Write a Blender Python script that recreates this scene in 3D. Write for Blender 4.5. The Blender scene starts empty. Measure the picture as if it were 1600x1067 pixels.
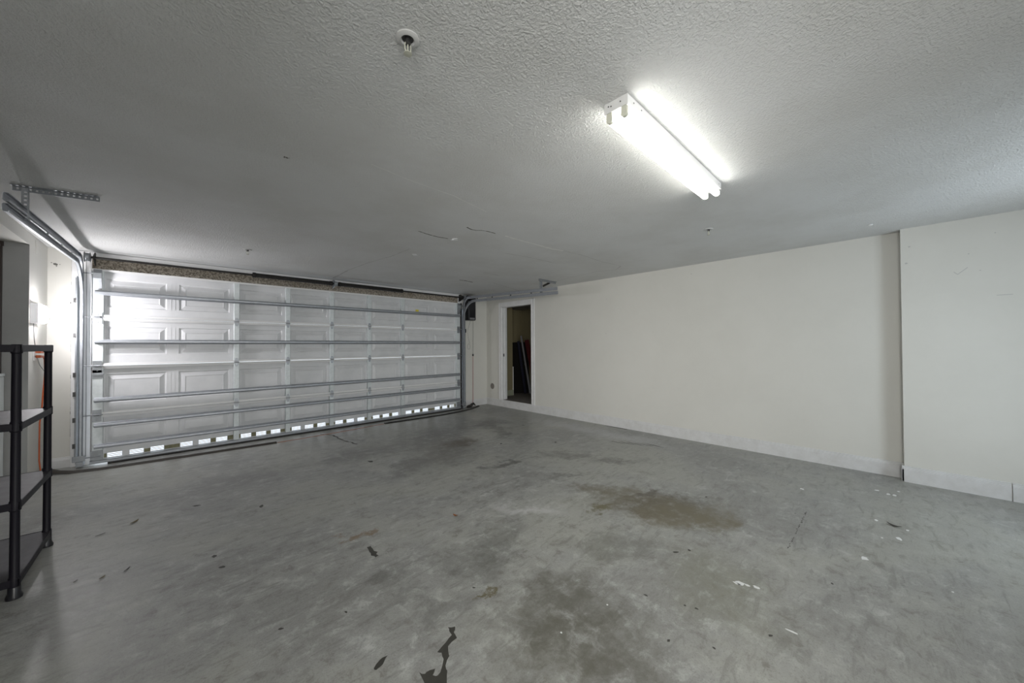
import bpy, bmesh, math, random
from mathutils import Vector, Matrix
random.seed(7)
S = bpy.context.scene
COL = S.collection
CEIL = 2.355
X0, X1, YB = -.318, 5.70, -7.45

# ------------------------------------------------------------------ camera
def setup_camera():
    f, yaw, pit, rol = 558.9755, .761343, .0116756, -.005355
    F = Vector((math.sin(yaw)*math.cos(pit), math.cos(yaw)*math.cos(pit), math.sin(pit)))
    R = Vector((math.cos(yaw), -math.sin(yaw), 0)); U = R.cross(F)
    R2 = R*math.cos(rol) + U*math.sin(rol); U2 = -R*math.sin(rol) + U*math.cos(rol)
    cd = bpy.data.cameras.new('camera'); cam = bpy.data.objects.new('camera', cd); COL.objects.link(cam)
    cd.sensor_width = 36; cd.lens = f/1600*36; cd.clip_start = .02; cd.clip_end = 200
    M = Matrix((R2, U2, -F)).transposed().to_4x4(); M.translation = Vector((.6333, -5.9703, 1.283))
    cam.matrix_world = M
    S.camera = cam
setup_camera()

# ------------------------------------------------------------------ view, world, lights
S.view_settings.view_transform = 'Standard'; S.view_settings.look = 'None'
S.view_settings.gamma = 1; S.view_settings.use_curve_mapping = False
S.view_settings.exposure = 0.15
TUBE_STRENGTH = 13.0
LAMP_STRENGTH = 120.0
WINDOW_POWER = 24.0
FILL_POWER = 12.0
FILL_STRAIGHT_POWER = 11.0
SIDE_POWER = 24.0
w = bpy.data.worlds.new('sky'); S.world = w; w.use_nodes = True
wn = w.node_tree.nodes; wn['Background'].inputs[0].default_value = (.86, .93, 1, 1); wn['Background'].inputs[1].default_value = 2.2

def area(name, loc, rot, sx, sy, power, col, spread=180):
    l = bpy.data.lights.new(name, 'AREA'); l.shape = 'RECTANGLE'; l.size = sx; l.size_y = sy; l.energy = power; l.color = col; l.spread = math.radians(spread)
    o = bpy.data.objects.new(name, l); COL.objects.link(o); o.location = loc; o.rotation_euler = rot; return o
# daylight through the entry in the rear wall (behind the photographer)
area('daylight_rear_entry', (4.35, -7.72, 1.15), (math.radians(100), 0, math.radians(-14)), .7, 1.7, WINDOW_POWER, (.79, .90, 1))

# added fill lights in two unseen openings behind the photographer
area('fill_light_rear', (.60, YB-.04, 1.25), (math.radians(86), 0, math.radians(-35)), .9, 1.4, FILL_POWER, (1, .99, .96), 80)
area('fill_light_straight', (.75, YB-.02, 1.3), (math.radians(80), 0, math.radians(8)), .7, 1.5, FILL_STRAIGHT_POWER, (1, .99, .96), 70)
area('fill_light_side', (X0-.06, -6.7, 1.3), (math.radians(85), 0, math.radians(-60)), .9, 1.8, SIDE_POWER, (1, .99, .96), 80)

# ------------------------------------------------------------------ materials
def mat(name, col, rough=.6, metal=0, spec=.5, bump=0, bscale=50, bdetail=3, vary=0, vscale=3, vcol=None, emit=None, es=0, coat=0):
    m = bpy.data.materials.new(name); m.use_nodes = True
    nt = m.node_tree; N = nt.nodes; L = nt.links; b = N['Principled BSDF']
    b.inputs['Base Color'].default_value = (*col, 1); b.inputs['Roughness'].default_value = rough
    b.inputs['Metallic'].default_value = metal; b.inputs['Specular IOR Level'].default_value = spec
    if coat: b.inputs['Coat Weight'].default_value = coat
    if emit: b.inputs['Emission Color'].default_value = (*emit, 1); b.inputs['Emission Strength'].default_value = es
    if bump or vary: tc = N.new('ShaderNodeTexCoord')
    if vary:
        n = N.new('ShaderNodeTexNoise'); n.inputs['Scale'].default_value = vscale; n.inputs['Detail'].default_value = 6; n.inputs['Roughness'].default_value = .65
        L.new(tc.outputs['Object'], n.inputs['Vector'])
        r = N.new('ShaderNodeMapRange'); r.inputs[1].default_value = .35; r.inputs[2].default_value = .7; r.inputs[4].default_value = vary
        L.new(n.outputs[0], r.inputs[0])
        x = N.new('ShaderNodeMix'); x.data_type = 'RGBA'; x.inputs[6].default_value = (*col, 1)
        x.inputs[7].default_value = (*(vcol or tuple(c*.6 for c in col)), 1)
        L.new(r.outputs[0], x.inputs[0]); L.new(x.outputs[2], b.inputs['Base Color'])
    if bump:
        n = N.new('ShaderNodeTexNoise'); n.inputs['Scale'].default_value = bscale; n.inputs['Detail'].default_value = bdetail
        L.new(tc.outputs['Object'], n.inputs['Vector'])
        bp = N.new('ShaderNodeBump'); bp.inputs['Strength'].default_value = bump; bp.inputs['Distance'].default_value = .004
        L.new(n.outputs[0], bp.inputs['Height']); L.new(bp.outputs[0], b.inputs['Normal'])
    return m

def M(nt, op, a, b=None, clamp=False):
    n = nt.nodes.new('ShaderNodeMath'); n.operation = op; n.use_clamp = clamp
    for i, v in enumerate((a, b)):
        if v is None: continue
        if isinstance(v, (int, float)): n.inputs[i].default_value = v
        else: nt.links.new(v, n.inputs[i])
    return n.outputs[0]
def ramp(nt, v, lo, hi, a=0, b=1):
    n = nt.nodes.new('ShaderNodeMapRange'); n.interpolation_type = 'SMOOTHSTEP'
    nt.links.new(v, n.inputs[0])
    n.inputs[1].default_value = lo; n.inputs[2].default_value = hi; n.inputs[3].default_value = a; n.inputs[4].default_value = b
    return n.outputs[0]
def noise(nt, vec, scale, detail=4, rough=.55, dist=0):
    n = nt.nodes.new('ShaderNodeTexNoise'); n.inputs['Scale'].default_value = scale; n.inputs['Detail'].default_value = detail
    n.inputs['Roughness'].default_value = rough; n.inputs['Distortion'].default_value = dist
    nt.links.new(vec, n.inputs['Vector']); return n
def mixc(nt, f, a, b):
    n = nt.nodes.new('ShaderNodeMix'); n.data_type = 'RGBA'
    if isinstance(f, (int, float)): n.inputs[0].default_value = f
    else: nt.links.new(f, n.inputs[0])
    for i, v in ((6, a), (7, b)):
        if isinstance(v, tuple): n.inputs[i].default_value = (*v, 1)
        else: nt.links.new(v, n.inputs[i])
    return n.outputs[2]

def floor_material():
    m = bpy.data.materials.new('worn_concrete'); m.use_nodes = True; nt = m.node_tree; N = nt.nodes; L = nt.links
    b = N['Principled BSDF']; tc = N.new('ShaderNodeTexCoord'); P = tc.outputs['Object']
    warp = noise(nt, P, 2.6, 8, .72)
    va = N.new('ShaderNodeVectorMath'); va.operation = 'MULTIPLY_ADD'
    L.new(warp.outputs['Color'], va.inputs[0]); va.inputs[1].default_value = (.9, .9, 0); L.new(P, va.inputs[2])
    vs = N.new('ShaderNodeVectorMath'); vs.operation = 'SUBTRACT'; L.new(va.outputs[0], vs.inputs[0]); vs.inputs[1].default_value = (.45, .45, 0)
    W = vs.outputs[0]
    sm = N.new('ShaderNodeVectorMath'); sm.operation = 'MULTIPLY_ADD'; L.new(warp.outputs['Color'], sm.inputs[0]); sm.inputs[1].default_value = (.18, .18, 0); L.new(P, sm.inputs[2]); W2 = sm.outputs[0]
    grain = noise(nt, P, 130, 4, .75).outputs[0]
    big = noise(nt, P, .9, 6, .62, .4).outputs[0]
    mid = noise(nt, W2, 8.0, 10, .76, .15).outputs[0]
    fine = noise(nt, P, 38, 6, .7).outputs[0]
    mp = N.new('ShaderNodeMapping'); mp.inputs['Rotation'].default_value = (0, 0, -.75); mp.inputs['Scale'].default_value = (3.5, 13, 1); L.new(P, mp.inputs[0])
    streak = noise(nt, mp.outputs[0], 1.6, 6, .65, .8).outputs[0]
    c = mixc(nt, ramp(nt, big, .35, .65), (0.283, 0.283, 0.269), (0.414, 0.421, 0.407))
    c = mixc(nt, ramp(nt, mid, .49, .70, 0, .75), c, (0.552, 0.566, 0.545))
    c = mixc(nt, ramp(nt, mid, .48, .34, 0, .8), c, (0.186, 0.179, 0.163))
    c = mixc(nt, ramp(nt, streak, .48, .34, 0, .5), c, (0.193, 0.193, 0.179))
    c = mixc(nt, ramp(nt, streak, .56, .74, 0, .35), c, (0.580, 0.580, 0.566))
    c = mixc(nt, ramp(nt, fine, .44, .28, 0, .45), c, (0.152, 0.152, 0.138))
    c = mixc(nt, ramp(nt, grain, .48, .30, 0, .5), c, (.10, .098, .085))
    c = mixc(nt, ramp(nt, grain, .55, .75, 0, .4), c, (.40, .395, .36))
    c = mixc(nt, ramp(nt, big, .42, .62, .0, .30), c, (.27, .262, .195))
    sep = N.new('ShaderNodeSeparateXYZ'); L.new(W, sep.inputs[0])
    X, Y = sep.outputs[0], sep.outputs[1]
    def blob(cx, cy, rx, ry, rot, soft=.6):
        dx = M(nt, 'SUBTRACT', X, cx); dy = M(nt, 'SUBTRACT', Y, cy); co, si = math.cos(rot), math.sin(rot)
        u = M(nt, 'DIVIDE', M(nt, 'ADD', M(nt, 'MULTIPLY', dx, co), M(nt, 'MULTIPLY', dy, si)), rx)
        v = M(nt, 'DIVIDE', M(nt, 'SUBTRACT', M(nt, 'MULTIPLY', dy, co), M(nt, 'MULTIPLY', dx, si)), ry)
        d = M(nt, 'SQRT', M(nt, 'ADD', M(nt, 'MULTIPLY', u, u), M(nt, 'MULTIPLY', v, v)))
        return ramp(nt, d, 1.0, 1-soft)
    stains = [  (3.3, -1.5, 1.15, .55, .5, (.11, .105, .095), .65, .9), (2.3, -1.6, .7, .4, .3, (.13, .125, .115), .6, .9), (3.0, -2.5, .8, .4, .4, (.13, .125, .115), .5, .9), (1.2, -1.6, .8, .35, .1, (.16, .155, .15), .45, .9),
        (2.75, -5.35, .5, .35, .3, (0.216, 0.216, 0.166), 0.6, .9), (2.1, -4.2, .5, .25, .4, (0.108, 0.108, 0.094), 0.55, .9), (3.75, -4.75, .3, .12, -.9, (0.072, 0.061, 0.036), 0.7, .8), (4.0, -3.3, .4, .16, -.8, (0.101, 0.097, 0.086), 0.6, .8),   # x, y, rx, ry, rot, colour, amount, softness
        (3.45, -4.66, .62, .26, -.9, (0.111, 0.092, 0.053), 0.93, .7),
        (3.62, -4.50, .16, .10, 0, (0.068, 0.053, 0.034), 0.88, .6),
        (3.42, -4.22, .34, .16, -.9, (0.135, 0.116, 0.072), 0.78, .7),
        (3.44, -4.90, .40, .22, -.6, (0.155, 0.135, 0.087), 0.88, .7),
        (3.10, -4.39, .13, .08, .3, (0.125, 0.111, 0.048), 0.88, .6),
        (1.90, -4.95, .50, .34, -.8, (0.116, 0.111, 0.087), 0.83, .8),
        (2.15, -4.80, .38, .22, -.8, (0.125, 0.120, 0.097), 0.68, .8),
        (2.73, -4.75, .45, .20, -.9, (0.145, 0.145, 0.125), 0.58, .8),
        (3.16, -2.10, .75, .40, .6, (0.111, 0.097, 0.082), 0.68, .8),
        (4.45, -1.45, .55, .35, .9, (0.072, 0.069, 0.066), 0.78, .8),
        (4.20, -2.0, .50, .20, .9, (0.097, 0.092, 0.082), 0.63, .8),
        (3.40, -2.05, .40, .16, .2, (0.097, 0.077, 0.053), 0.68, .7),
        (3.24, -3.05, .30, .12, .4, (0.087, 0.087, 0.082), 0.78, .7),
        (2.47, -2.45, .45, .25, .5, (0.125, 0.120, 0.111), 0.58, .8),
        (3.48, -3.72, .28, .10, -.4, (0.116, 0.116, 0.106), 0.68, .7),
        (4.20, -3.85, .40, .13, -.9, (0.116, 0.111, 0.101), 0.68, .8),
        (1.79, -4.43, .07, .04, 0, (0.125, 0.106, 0.048), 0.88, .6),
        (1.54, -3.40, .09, .05, 0, (0.213, 0.145, 0.077), 0.88, .7),
        (2.66, -3.99, .40, .13, -.75, (0.620, 0.620, 0.620), 0.65, .9),
        (1.60, -4.40, .24, .10, -.8, (0.145, 0.145, 0.135), 0.58, .8),
        (1.55, -4.06, .20, .14, 0, (0.135, 0.135, 0.125), 0.58, .8),
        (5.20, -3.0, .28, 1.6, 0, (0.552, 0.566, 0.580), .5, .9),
        (2.45, -0.95, .10, .45, .3, (0.138, 0.138, 0.131), .55, .8),
    ]
    brk = ramp(nt, mid, .66, .42, .45, 1.0)
    for (cx, cy, rx, ry, rot, col, amt, soft) in stains:
        c = mixc(nt, M(nt, 'MULTIPLY', M(nt, 'MULTIPLY', blob(cx, cy, rx*1.12, ry*1.12, rot, soft), brk), amt), c, col)
    L.new(c, b.inputs['Base Color'])
    r = ramp(nt, mid, .3, .75, .30, .52); L.new(r, b.inputs['Roughness'])
    b.inputs['Specular IOR Level'].default_value = .42
    bp = N.new('ShaderNodeBump'); bp.inputs['Strength'].default_value = .28; bp.inputs['Distance'].default_value = .004
    L.new(M(nt, 'ADD', fine, mid), bp.inputs['Height']); L.new(bp.outputs[0], b.inputs['Normal'])
    return m

def ceiling_material():
    m = bpy.data.materials.new('knockdown_ceiling_paint'); m.use_nodes = True; nt = m.node_tree; N = nt.nodes; L = nt.links
    b = N['Principled BSDF']; tc = N.new('ShaderNodeTexCoord'); P = tc.outputs['Object']
    n1 = noise(nt, P, 95, 3, .55, .4).outputs[0]; n2 = noise(nt, P, 1.6, 5, .6).outputs[0]
    blot = noise(nt, P, 60, 2, .5, .8).outputs[0]
    h = M(nt, 'ADD', ramp(nt, n1, .42, .62), M(nt, 'MULTIPLY', ramp(nt, blot, .5, .6), .6))
    bp = N.new('ShaderNodeBump'); bp.inputs['Strength'].default_value = .62; bp.inputs['Distance'].default_value = .003
    L.new(h, bp.inputs['Height']); L.new(bp.outputs[0], b.inputs['Normal'])
    L.new(mixc(nt, ramp(nt, n2, .35, .7), (.70, .705, .70), (.64, .64, .625)), b.inputs['Base Color'])
    b.inputs['Roughness'].default_value = .75
    return m

def wall_material(name, c1, c2):
    m = bpy.data.materials.new(name); m.use_nodes = True; nt = m.node_tree; N = nt.nodes; L = nt.links
    b = N['Principled BSDF']; tc = N.new('ShaderNodeTexCoord'); P = tc.outputs['Object']
    n1 = noise(nt, P, 90, 3, .5).outputs[0]; n2 = noise(nt, P, 1.3, 6, .65).outputs[0]; n3 = noise(nt, P, 16, 5, .7, .5).outputs[0]
    c = mixc(nt, ramp(nt, n2, .35, .7), c1, c2)
    c = mixc(nt, ramp(nt, n3, .72, .80, 0, .5), c, tuple(v*.65 for v in c1))
    L.new(c, b.inputs['Base Color']); b.inputs['Roughness'].default_value = .6; b.inputs['Specular IOR Level'].default_value = .35
    bp = N.new('ShaderNodeBump'); bp.inputs['Strength'].default_value = .12; bp.inputs['Distance'].default_value = .003
    L.new(n1, bp.inputs['Height']); L.new(bp.outputs[0], b.inputs['Normal'])
    return m

def osb_material():
    m = bpy.data.materials.new('speckled_raw_board'); m.use_nodes = True; nt = m.node_tree; N = nt.nodes; L = nt.links
    b = N['Principled BSDF']; tc = N.new('ShaderNodeTexCoord'); P = tc.outputs['Object']
    n1 = noise(nt, P, 48, 5, .75, .6).outputs[0]; n2 = noise(nt, P, 6, 4, .6).outputs[0]
    c = mixc(nt, ramp(nt, n1, .38, .62), (.11, .088, .065), (.42, .37, .30))
    c = mixc(nt, ramp(nt, n2, .55, .75, 0, .6), c, (.16, .12, .07))
    L.new(c, b.inputs['Base Color']); b.inputs['Roughness'].default_value = .9
    bp = N.new('ShaderNodeBump'); bp.inputs['Strength'].default_value = .6; bp.inputs['Distance'].default_value = .006
    L.new(n1, bp.inputs['Height']); L.new(bp.outputs[0], b.inputs['Normal'])
    return m

def door_skin_material():
    m = bpy.data.materials.new('white_embossed_steel'); m.use_nodes = True; nt = m.node_tree; N = nt.nodes; L = nt.links
    b = N['Principled BSDF']; tc = N.new('ShaderNodeTexCoord')
    mp = N.new('ShaderNodeMapping'); mp.inputs['Scale'].default_value = (3, 3, 60); L.new(tc.outputs['Object'], mp.inputs[0])
    n1 = noise(nt, mp.outputs[0], 2.2, 4, .6).outputs[0]; n2 = noise(nt, tc.outputs['Object'], 2.5, 5, .65).outputs[0]
    L.new(mixc(nt, ramp(nt, n2, .35, .7), (.74, .745, .76), (.66, .67, .685)), b.inputs['Base Color'])
    b.inputs['Roughness'].default_value = .38
    bp = N.new('ShaderNodeBump'); bp.inputs['Strength'].default_value = .22; bp.inputs['Distance'].default_value = .003
    L.new(n1, bp.inputs['Height']); L.new(bp.outputs[0], b.inputs['Normal'])
    return m

MAT = dict(
    floor=floor_material(), ceil=ceiling_material(),
    wall=wall_material('cream_wall_paint', (.70, .69, .645), (.67, .66, .615)),
    wall_grey=wall_material('plain_grey_wall', (.40, .40, .39), (.34, .34, .33)),
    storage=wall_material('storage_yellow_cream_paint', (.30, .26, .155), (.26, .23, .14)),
    base=mat('baseboard_paint', (.70, .70, .70), .5, vary=.5, vscale=9, vcol=(.52, .51, .49), bump=.15, bscale=40),
    casing=mat('white_trim_paint', (.80, .80, .80), .42, vary=.25, vscale=6),
    osb=osb_material(), skin=door_skin_material(),
    white_metal=mat('white_enamel', (.82, .82, .82), .35),
    galv=mat('galvanised_steel', (.42, .44, .47), .42, metal=.6, vary=.5, vscale=22, vcol=(.28, .30, .33)),
    galv_dull=mat('dull_galvanised_steel', (.36, .38, .40), .5, metal=.7, vary=.6, vscale=18, vcol=(.22, .23, .24)),
    stile=mat('zinc_stile_steel', (.74, .78, .79), .5, metal=.25, vary=.5, vscale=25, vcol=(.52, .57, .58)),
    dark_metal=mat('oil_dark_steel', (.03, .028, .026), .45, metal=.6),
    bolt=mat('dark_bolt_steel', (.10, .10, .10), .4, metal=.8),
    black=mat('black_plastic', (.012, .012, .015), .35),
    shelf=mat('black_shelf_plastic', (.009, .008, .012), .5, spec=.18, bump=.2, bscale=90),
    shelf_top=mat('lit_black_shelf_top', (.032, .030, .037), .5, spec=.3, vary=.7, vscale=10, vcol=(.08, .075, .085)),  # lamp light and sheen put into this lighter deck colour
    rubber=mat('black_rubber', (.022, .020, .018), .55),
    seal=mat('brown_black_threshold_rubber', (.045, .038, .030), .6, vary=.6, vscale=8, vcol=(.02, .018, .015)),
    glue=mat('orange_adhesive_residue', (.42, .16, .08), .7, vary=.8, vscale=14, vcol=(.24, .16, .12)),
    crack=mat('dark_seam', (.16, .155, .14), .9), crack_light=mat('raised_pale_seam', (.82, .82, .80), .7),
    hair=mat('fine_hairline_crack', (.50, .495, .48), .85),
    dark_gap=mat('dark_gap_caulk', (.12, .115, .095), .9),
    chip=mat('white_paint_splash', (.80, .81, .80), .5), wet=mat('dark_oil_stain', (.045, .043, .036), .5, vary=.5, vscale=30, vcol=(.07, .066, .055)),
    orange=mat('orange_cord_plastic', (.55, .11, .03), .5), red=mat('red_rope', (.40, .03, .03), .7),
    grey_cord=mat('grey_cord_plastic', (.35, .36, .35), .5),
    lamp_body=mat('glowing_lamp_housing', (.78, .78, .80), .4, emit=(1, .98, 1), es=.32),
    cap=mat('grey_and_shaded_enamel', (.58, .58, .57), .45),  # fixture end caps: shade put into the grey; sprinklers plain grey
    holder=mat('lamp_socket_plastic', (.50, .50, .42), .5),
    leaf=mat('dry_leaf', (.13, .10, .04), .8), twig=mat('grey_twig', (.05, .045, .038), .8), rust=mat('red_brown_leaf', (.24, .09, .03), .8),
    olive=mat('olive_tape', (.28, .27, .16), .7, vary=.7, vscale=30, vcol=(.10, .09, .05)),
    yellow=mat('yellow_sticker_paper', (.75, .62, .05), .6),
    grille=mat('grey_vent_plastic', (.24, .22, .20), .7),
    brown_door=mat('dark_brown_door_paint', (.035, .022, .018), .4),
    appliance=mat('white_cabinet_enamel', (.82, .86, .86), .35),
    b_dark=mat('black_laminate', (.010, .009, .008), .8, spec=.1), b_blue=mat('navy_board', (.010, .010, .022), .7, spec=.15),
    b_grey=mat('grey_aluminium_board', (.20, .20, .21), .6, spec=.2), b_red=mat('dark_red_board', (.075, .008, .008), .7, spec=.2),
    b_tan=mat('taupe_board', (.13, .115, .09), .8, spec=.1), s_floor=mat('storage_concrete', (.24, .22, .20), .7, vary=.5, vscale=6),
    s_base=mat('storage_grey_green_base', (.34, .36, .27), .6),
    outside=mat('sunlit_pale_drive', (.78, .80, .84), .8, vary=.3, vscale=1.2),
    tube=mat('fluorescent_tube_glass', (.9, .9, .9), .3, emit=(1.0, .995, .93), es=TUBE_STRENGTH),
    diffuser=mat('lit_lamp_diffuser', (.9, .9, .9), .3, emit=(1, .975, 1), es=LAMP_STRENGTH),
)

# ------------------------------------------------------------------ mesh helpers
class MB:
    def __init__(s): s.bm = bmesh.new(); s.mi = 0
    def _f(s, vs):
        try: f = s.bm.faces.new(vs); f.material_index = s.mi; return f
        except ValueError: return None
    def box(s, x0, x1, y0, y1, z0, z1):
        v = [s.bm.verts.new((x, y, z)) for z in (z0, z1) for y in (y0, y1) for x in (x0, x1)]
        for q in ((0, 2, 3, 1), (4, 5, 7, 6), (0, 1, 5, 4), (2, 6, 7, 3), (0, 4, 6, 2), (1, 3, 7, 5)): s._f([v[i] for i in q])
        return s
    def obox(s, c, size, rot):   # oriented box; rot = Matrix 3x3
        c = Vector(c); v = []
        for z in (-.5, .5):
            for y in (-.5, .5):
                for x in (-.5, .5): v.append(s.bm.verts.new(c + rot @ Vector((x*size[0], y*size[1], z*size[2]))))
        for q in ((0, 2, 3, 1), (4, 5, 7, 6), (0, 1, 5, 4), (2, 6, 7, 3), (0, 4, 6, 2), (1, 3, 7, 5)): s._f([v[i] for i in q])
        return s
    def quad(s, *p): s._f([s.bm.verts.new(q) for q in p]); return s
    def prism(s, poly, axis, a, b):   # poly in the two other axes (cyclic order), extruded along axis
        def mk(t, u, v): return {'x': (t, u, v), 'y': (u, t, v), 'z': (u, v, t)}[axis]
        A = [s.bm.verts.new(mk(a, *p)) for p in poly]; B = [s.bm.verts.new(mk(b, *p)) for p in poly]
        n = len(poly)
        for i in range(n): s._f([A[i], A[(i+1) % n], B[(i+1) % n], B[i]])
        s._f(A[::-1]); s._f(B); return s
    def loft(s, rings, cap=True):
        R = [[s.bm.verts.new(p) for p in r] for r in rings]; n = len(R[0])
        for a, b in zip(R, R[1:]):
            for i in range(n): s._f([a[i], a[(i+1) % n], b[(i+1) % n], b[i]])
        if cap: s._f(R[0][::-1]); s._f(R[-1])
        return s
    def tube(s, pts, r, n=8, cap=True):
        pts = [Vector(p) for p in pts]; rings = []; prev = None
        for i, p in enumerate(pts):
            t = (pts[min(i+1, len(pts)-1)] - pts[max(i-1, 0)]).normalized()
            if prev is None:
                a = Vector((0, 0, 1)) if abs(t.z) < .9 else Vector((1, 0, 0)); u = t.cross(a).normalized()
            else: u = (prev - t*prev.dot(t)).normalized()
            prev = u; v = t.cross(u); rr = r[i] if isinstance(r, (list, tuple)) else r
            rings.append([p + u*rr*math.cos(2*math.pi*k/n) + v*rr*math.sin(2*math.pi*k/n) for k in range(n)])
        return s.loft(rings, cap)
    def lathe(s, c, prof, n=24, axis='z'):   # prof: (radius, height)
        rings = []
        for r, h in prof:
            ring = []
            for k in range(n):
                a = 2*math.pi*k/n; u, v = r*math.cos(a), r*math.sin(a)
                ring.append({'z': (c[0]+u, c[1]+v, c[2]+h), 'x': (c[0]+h, c[1]+u, c[2]+v), 'y': (c[0]+u, c[1]+h, c[2]+v)}[axis])
            rings.append(ring)
        return s.loft(rings)
    def build(s, name, m, parent=None, bevel=0, smooth=False, seg=2):
        bmesh.ops.recalc_face_normals(s.bm, faces=s.bm.faces)
        me = bpy.data.meshes.new(name); s.bm.to_mesh(me); s.bm.free()
        for x in (m if isinstance(m, list) else [m]): me.materials.append(MAT[x])
        if smooth:
            for p in me.polygons: p.use_smooth = True
            try: me.set_sharp_from_angle(angle=math.radians(38))
            except Exception: pass
        o = bpy.data.objects.new(name, me); COL.objects.link(o)
        if parent: o.parent = parent
        if bevel:
            b = o.modifiers.new('bevel', 'BEVEL'); b.width = bevel; b.segments = seg; b.limit_method = 'ANGLE'
        return o

def empty(name, loc, label, cat, group=None):
    o = bpy.data.objects.new(name, None); COL.objects.link(o); o.location = loc; o.empty_display_size = .1
    tag(o, label, cat, group); return o
def tag(o, label, cat, group=None):
    o['label'] = label; o['category'] = cat
    if group: o['group'] = group
    return o
def struct(o): o['kind'] = 'structure'; return o
def recenter(root):
    """children were modelled in world coordinates: bring them into the root's frame"""
    off = Vector(root.location)
    for c in root.children_recursive:
        if c.type == 'MESH' and not c.get('_done'):
            c.data.transform(Matrix.Translation(-off)); c['_done'] = 1
    for c in root.children_recursive:
        if '_done' in c: del c['_done']

# ------------------------------------------------------------------ room shell
mb = MB(); mb.box(-2.4, 5.83, YB-.3, .36, -.12, 0)
floor = struct(mb.build('floor', 'floor'))
def flat(mb, pts, z, mi, up=True):
    mb.mi = mi; mb.quad(*[(x, y, z) for x, y in (pts if up else pts[::-1])])
def blotch(mb, pts, z, mi):
    mb.mi = mi; mb._f([mb.bm.verts.new((x, y, z)) for x, y in pts])
def strip(mb, pts, wd, z, mi):
    mb.mi = mi
    for i in range(len(pts)-1):
        a, b = Vector(pts[i]), Vector(pts[i+1]); n = (b-a).normalized(); n = Vector((-n.y, n.x))*wd*.5*(.6+.8*random.random())
        mb.quad((*(a+n), z), (*(b+n), z), (*(b-n), z), (*(a-n), z))
def jag(cx, cy, rx, ry, n=11, rot=0):
    return [(cx + (u*math.cos(rot)-v*math.sin(rot)), cy + (u*math.sin(rot)+v*math.cos(rot))) for u, v in
            ((rx*(.55+.6*random.random())*math.cos(2*math.pi*k/n), ry*(.55+.6*random.random())*math.sin(2*math.pi*k/n)) for k in range(n))]
def subdiv_line(pts, k, amp):
    out = []
    for a, b in zip(pts, pts[1:]):
        for i in range(k):
            t = i/k; out.append((a[0]+(b[0]-a[0])*t+random.uniform(-amp, amp), a[1]+(b[1]-a[1])*t+random.uniform(-amp, amp)))
    return out + [pts[-1]]
# worn marks of the slab: stains and paint splashes belong to the floor's own surface
mk = MB()
p3 = [(1.553,-4.572),(1.579,-4.591),(1.556,-4.614),(1.548,-4.65),(1.52,-4.652),(1.495,-4.66),(1.472,-4.704),(1.436,-4.731),(1.429,-4.755),(1.399,-4.797),(1.36,-4.822),(1.323,-4.786),(1.346,-4.683),(1.358,-4.706),(1.381,-4.705),(1.399,-4.714),(1.377,-4.732),(1.388,-4.746),(1.406,-4.741),(1.447,-4.7),(1.458,-4.668),(1.446,-4.653),(1.502,-4.635),(1.541,-4.62),(1.545,-4.594)]
def rough(pts, amp=.004):
    out = []
    for a, b in zip(pts, pts[1:]+pts[:1]):
        out.append(a); out.append(((a[0]+b[0])/2+random.uniform(-amp, amp), (a[1]+b[1])/2+random.uniform(-amp, amp)))
    return out
blotch(mk, rough(p3), .0006, 0)
blotch(mk, rough([(1.544,-3.659),(1.57,-3.654),(1.564,-3.709),(1.573,-3.757),(1.561,-3.803),(1.536,-3.806),(1.527,-3.77),(1.535,-3.721)], .012), .0006, 0)
blotch(mk, rough([(1.224,-4.542),(1.246,-4.527),(1.268,-4.519),(1.29,-4.524),(1.266,-4.542),(1.245,-4.554),(1.228,-4.557)]), .0006, 0)
for x, y, r in [(4.326,-2.921,.03),(3.772,-2.46,.03),(4.067,-5.474,.012),(2.469,-5.267,.009),(2.487,-5.314,.010),(1.801,-4.439,.010),(2.249,-1.978,.04),(.788,-2.091,.03),(1.164,-2.474,.03),(.831,-3.103,.022),(.854,-3.276,.02),(2.55,-5.6,.012),(2.3,-5.45,.01),(2.2,-5.3,.011),(4.75,-1.9,.03),(3.2,-5.75,.012),(2.9,-5.05,.02),(2.98,-5.10,.016),(3.9,-4.9,.018),(1.0,-4.05,.012),(1.25,-4.15,.01),(2.4,-5.1,.012)]:
    blotch(mk, jag(x, y, r, r*.6, 9, random.random()*3), .0006, 0)
for k in range(26):
    x = 4.145-k*.0275
    if random.random() < .72: blotch(mk, jag(x, -5.525+random.uniform(-.004, .004), random.uniform(.008, .017), random.uniform(.0025, .0065), 8), .0006, 0)
strip(mk, subdiv_line([(2.22,-.2),(2.334,-.415),(2.343,-.80),(2.408,-1.15)], 5, .01), .022, .0006, 0)
for k in range(5): blotch(mk, jag(4.9+.05*k, -3.5-.25*k*.4, .012, .14, 9, random.uniform(-.1, .1)), .0006, 0)
blotch(mk, jag(5.655, -3.05, .02, .28, 16), .0006, 0)
for x, y, rx, ry in [(2.853,-5.412,.020,.026),(2.838,-5.395,.010,.020),(2.862,-5.44,.014,.012),(2.877,-5.478,.012,.018),(3.64,-5.86,.030,.022),(4.101,-6.008,.028,.016),(4.04,-5.93,.01,.008),(5.111,-5.891,.022,.02),(5.066,-5.96,.03,.014),(5.067,-5.997,.03,.014),(5.205,-6.021,.02,.012),(4.683,-5.432,.022,.02),(2.645,-5.662,.006,.03),(3.558,-6.188,.006,.006),(4.35,-5.9,.02,.012),(4.3,-6.05,.015,.01),(1.9,-4.95,.006,.006),(2.2,-5.0,.006,.006)]:
    blotch(mk, jag(x, y, rx, ry, 10), .0007, 1)
o = mk.build('floor_marks', ['wet', 'chip'], floor); o['kind'] = 'stuff'

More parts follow.
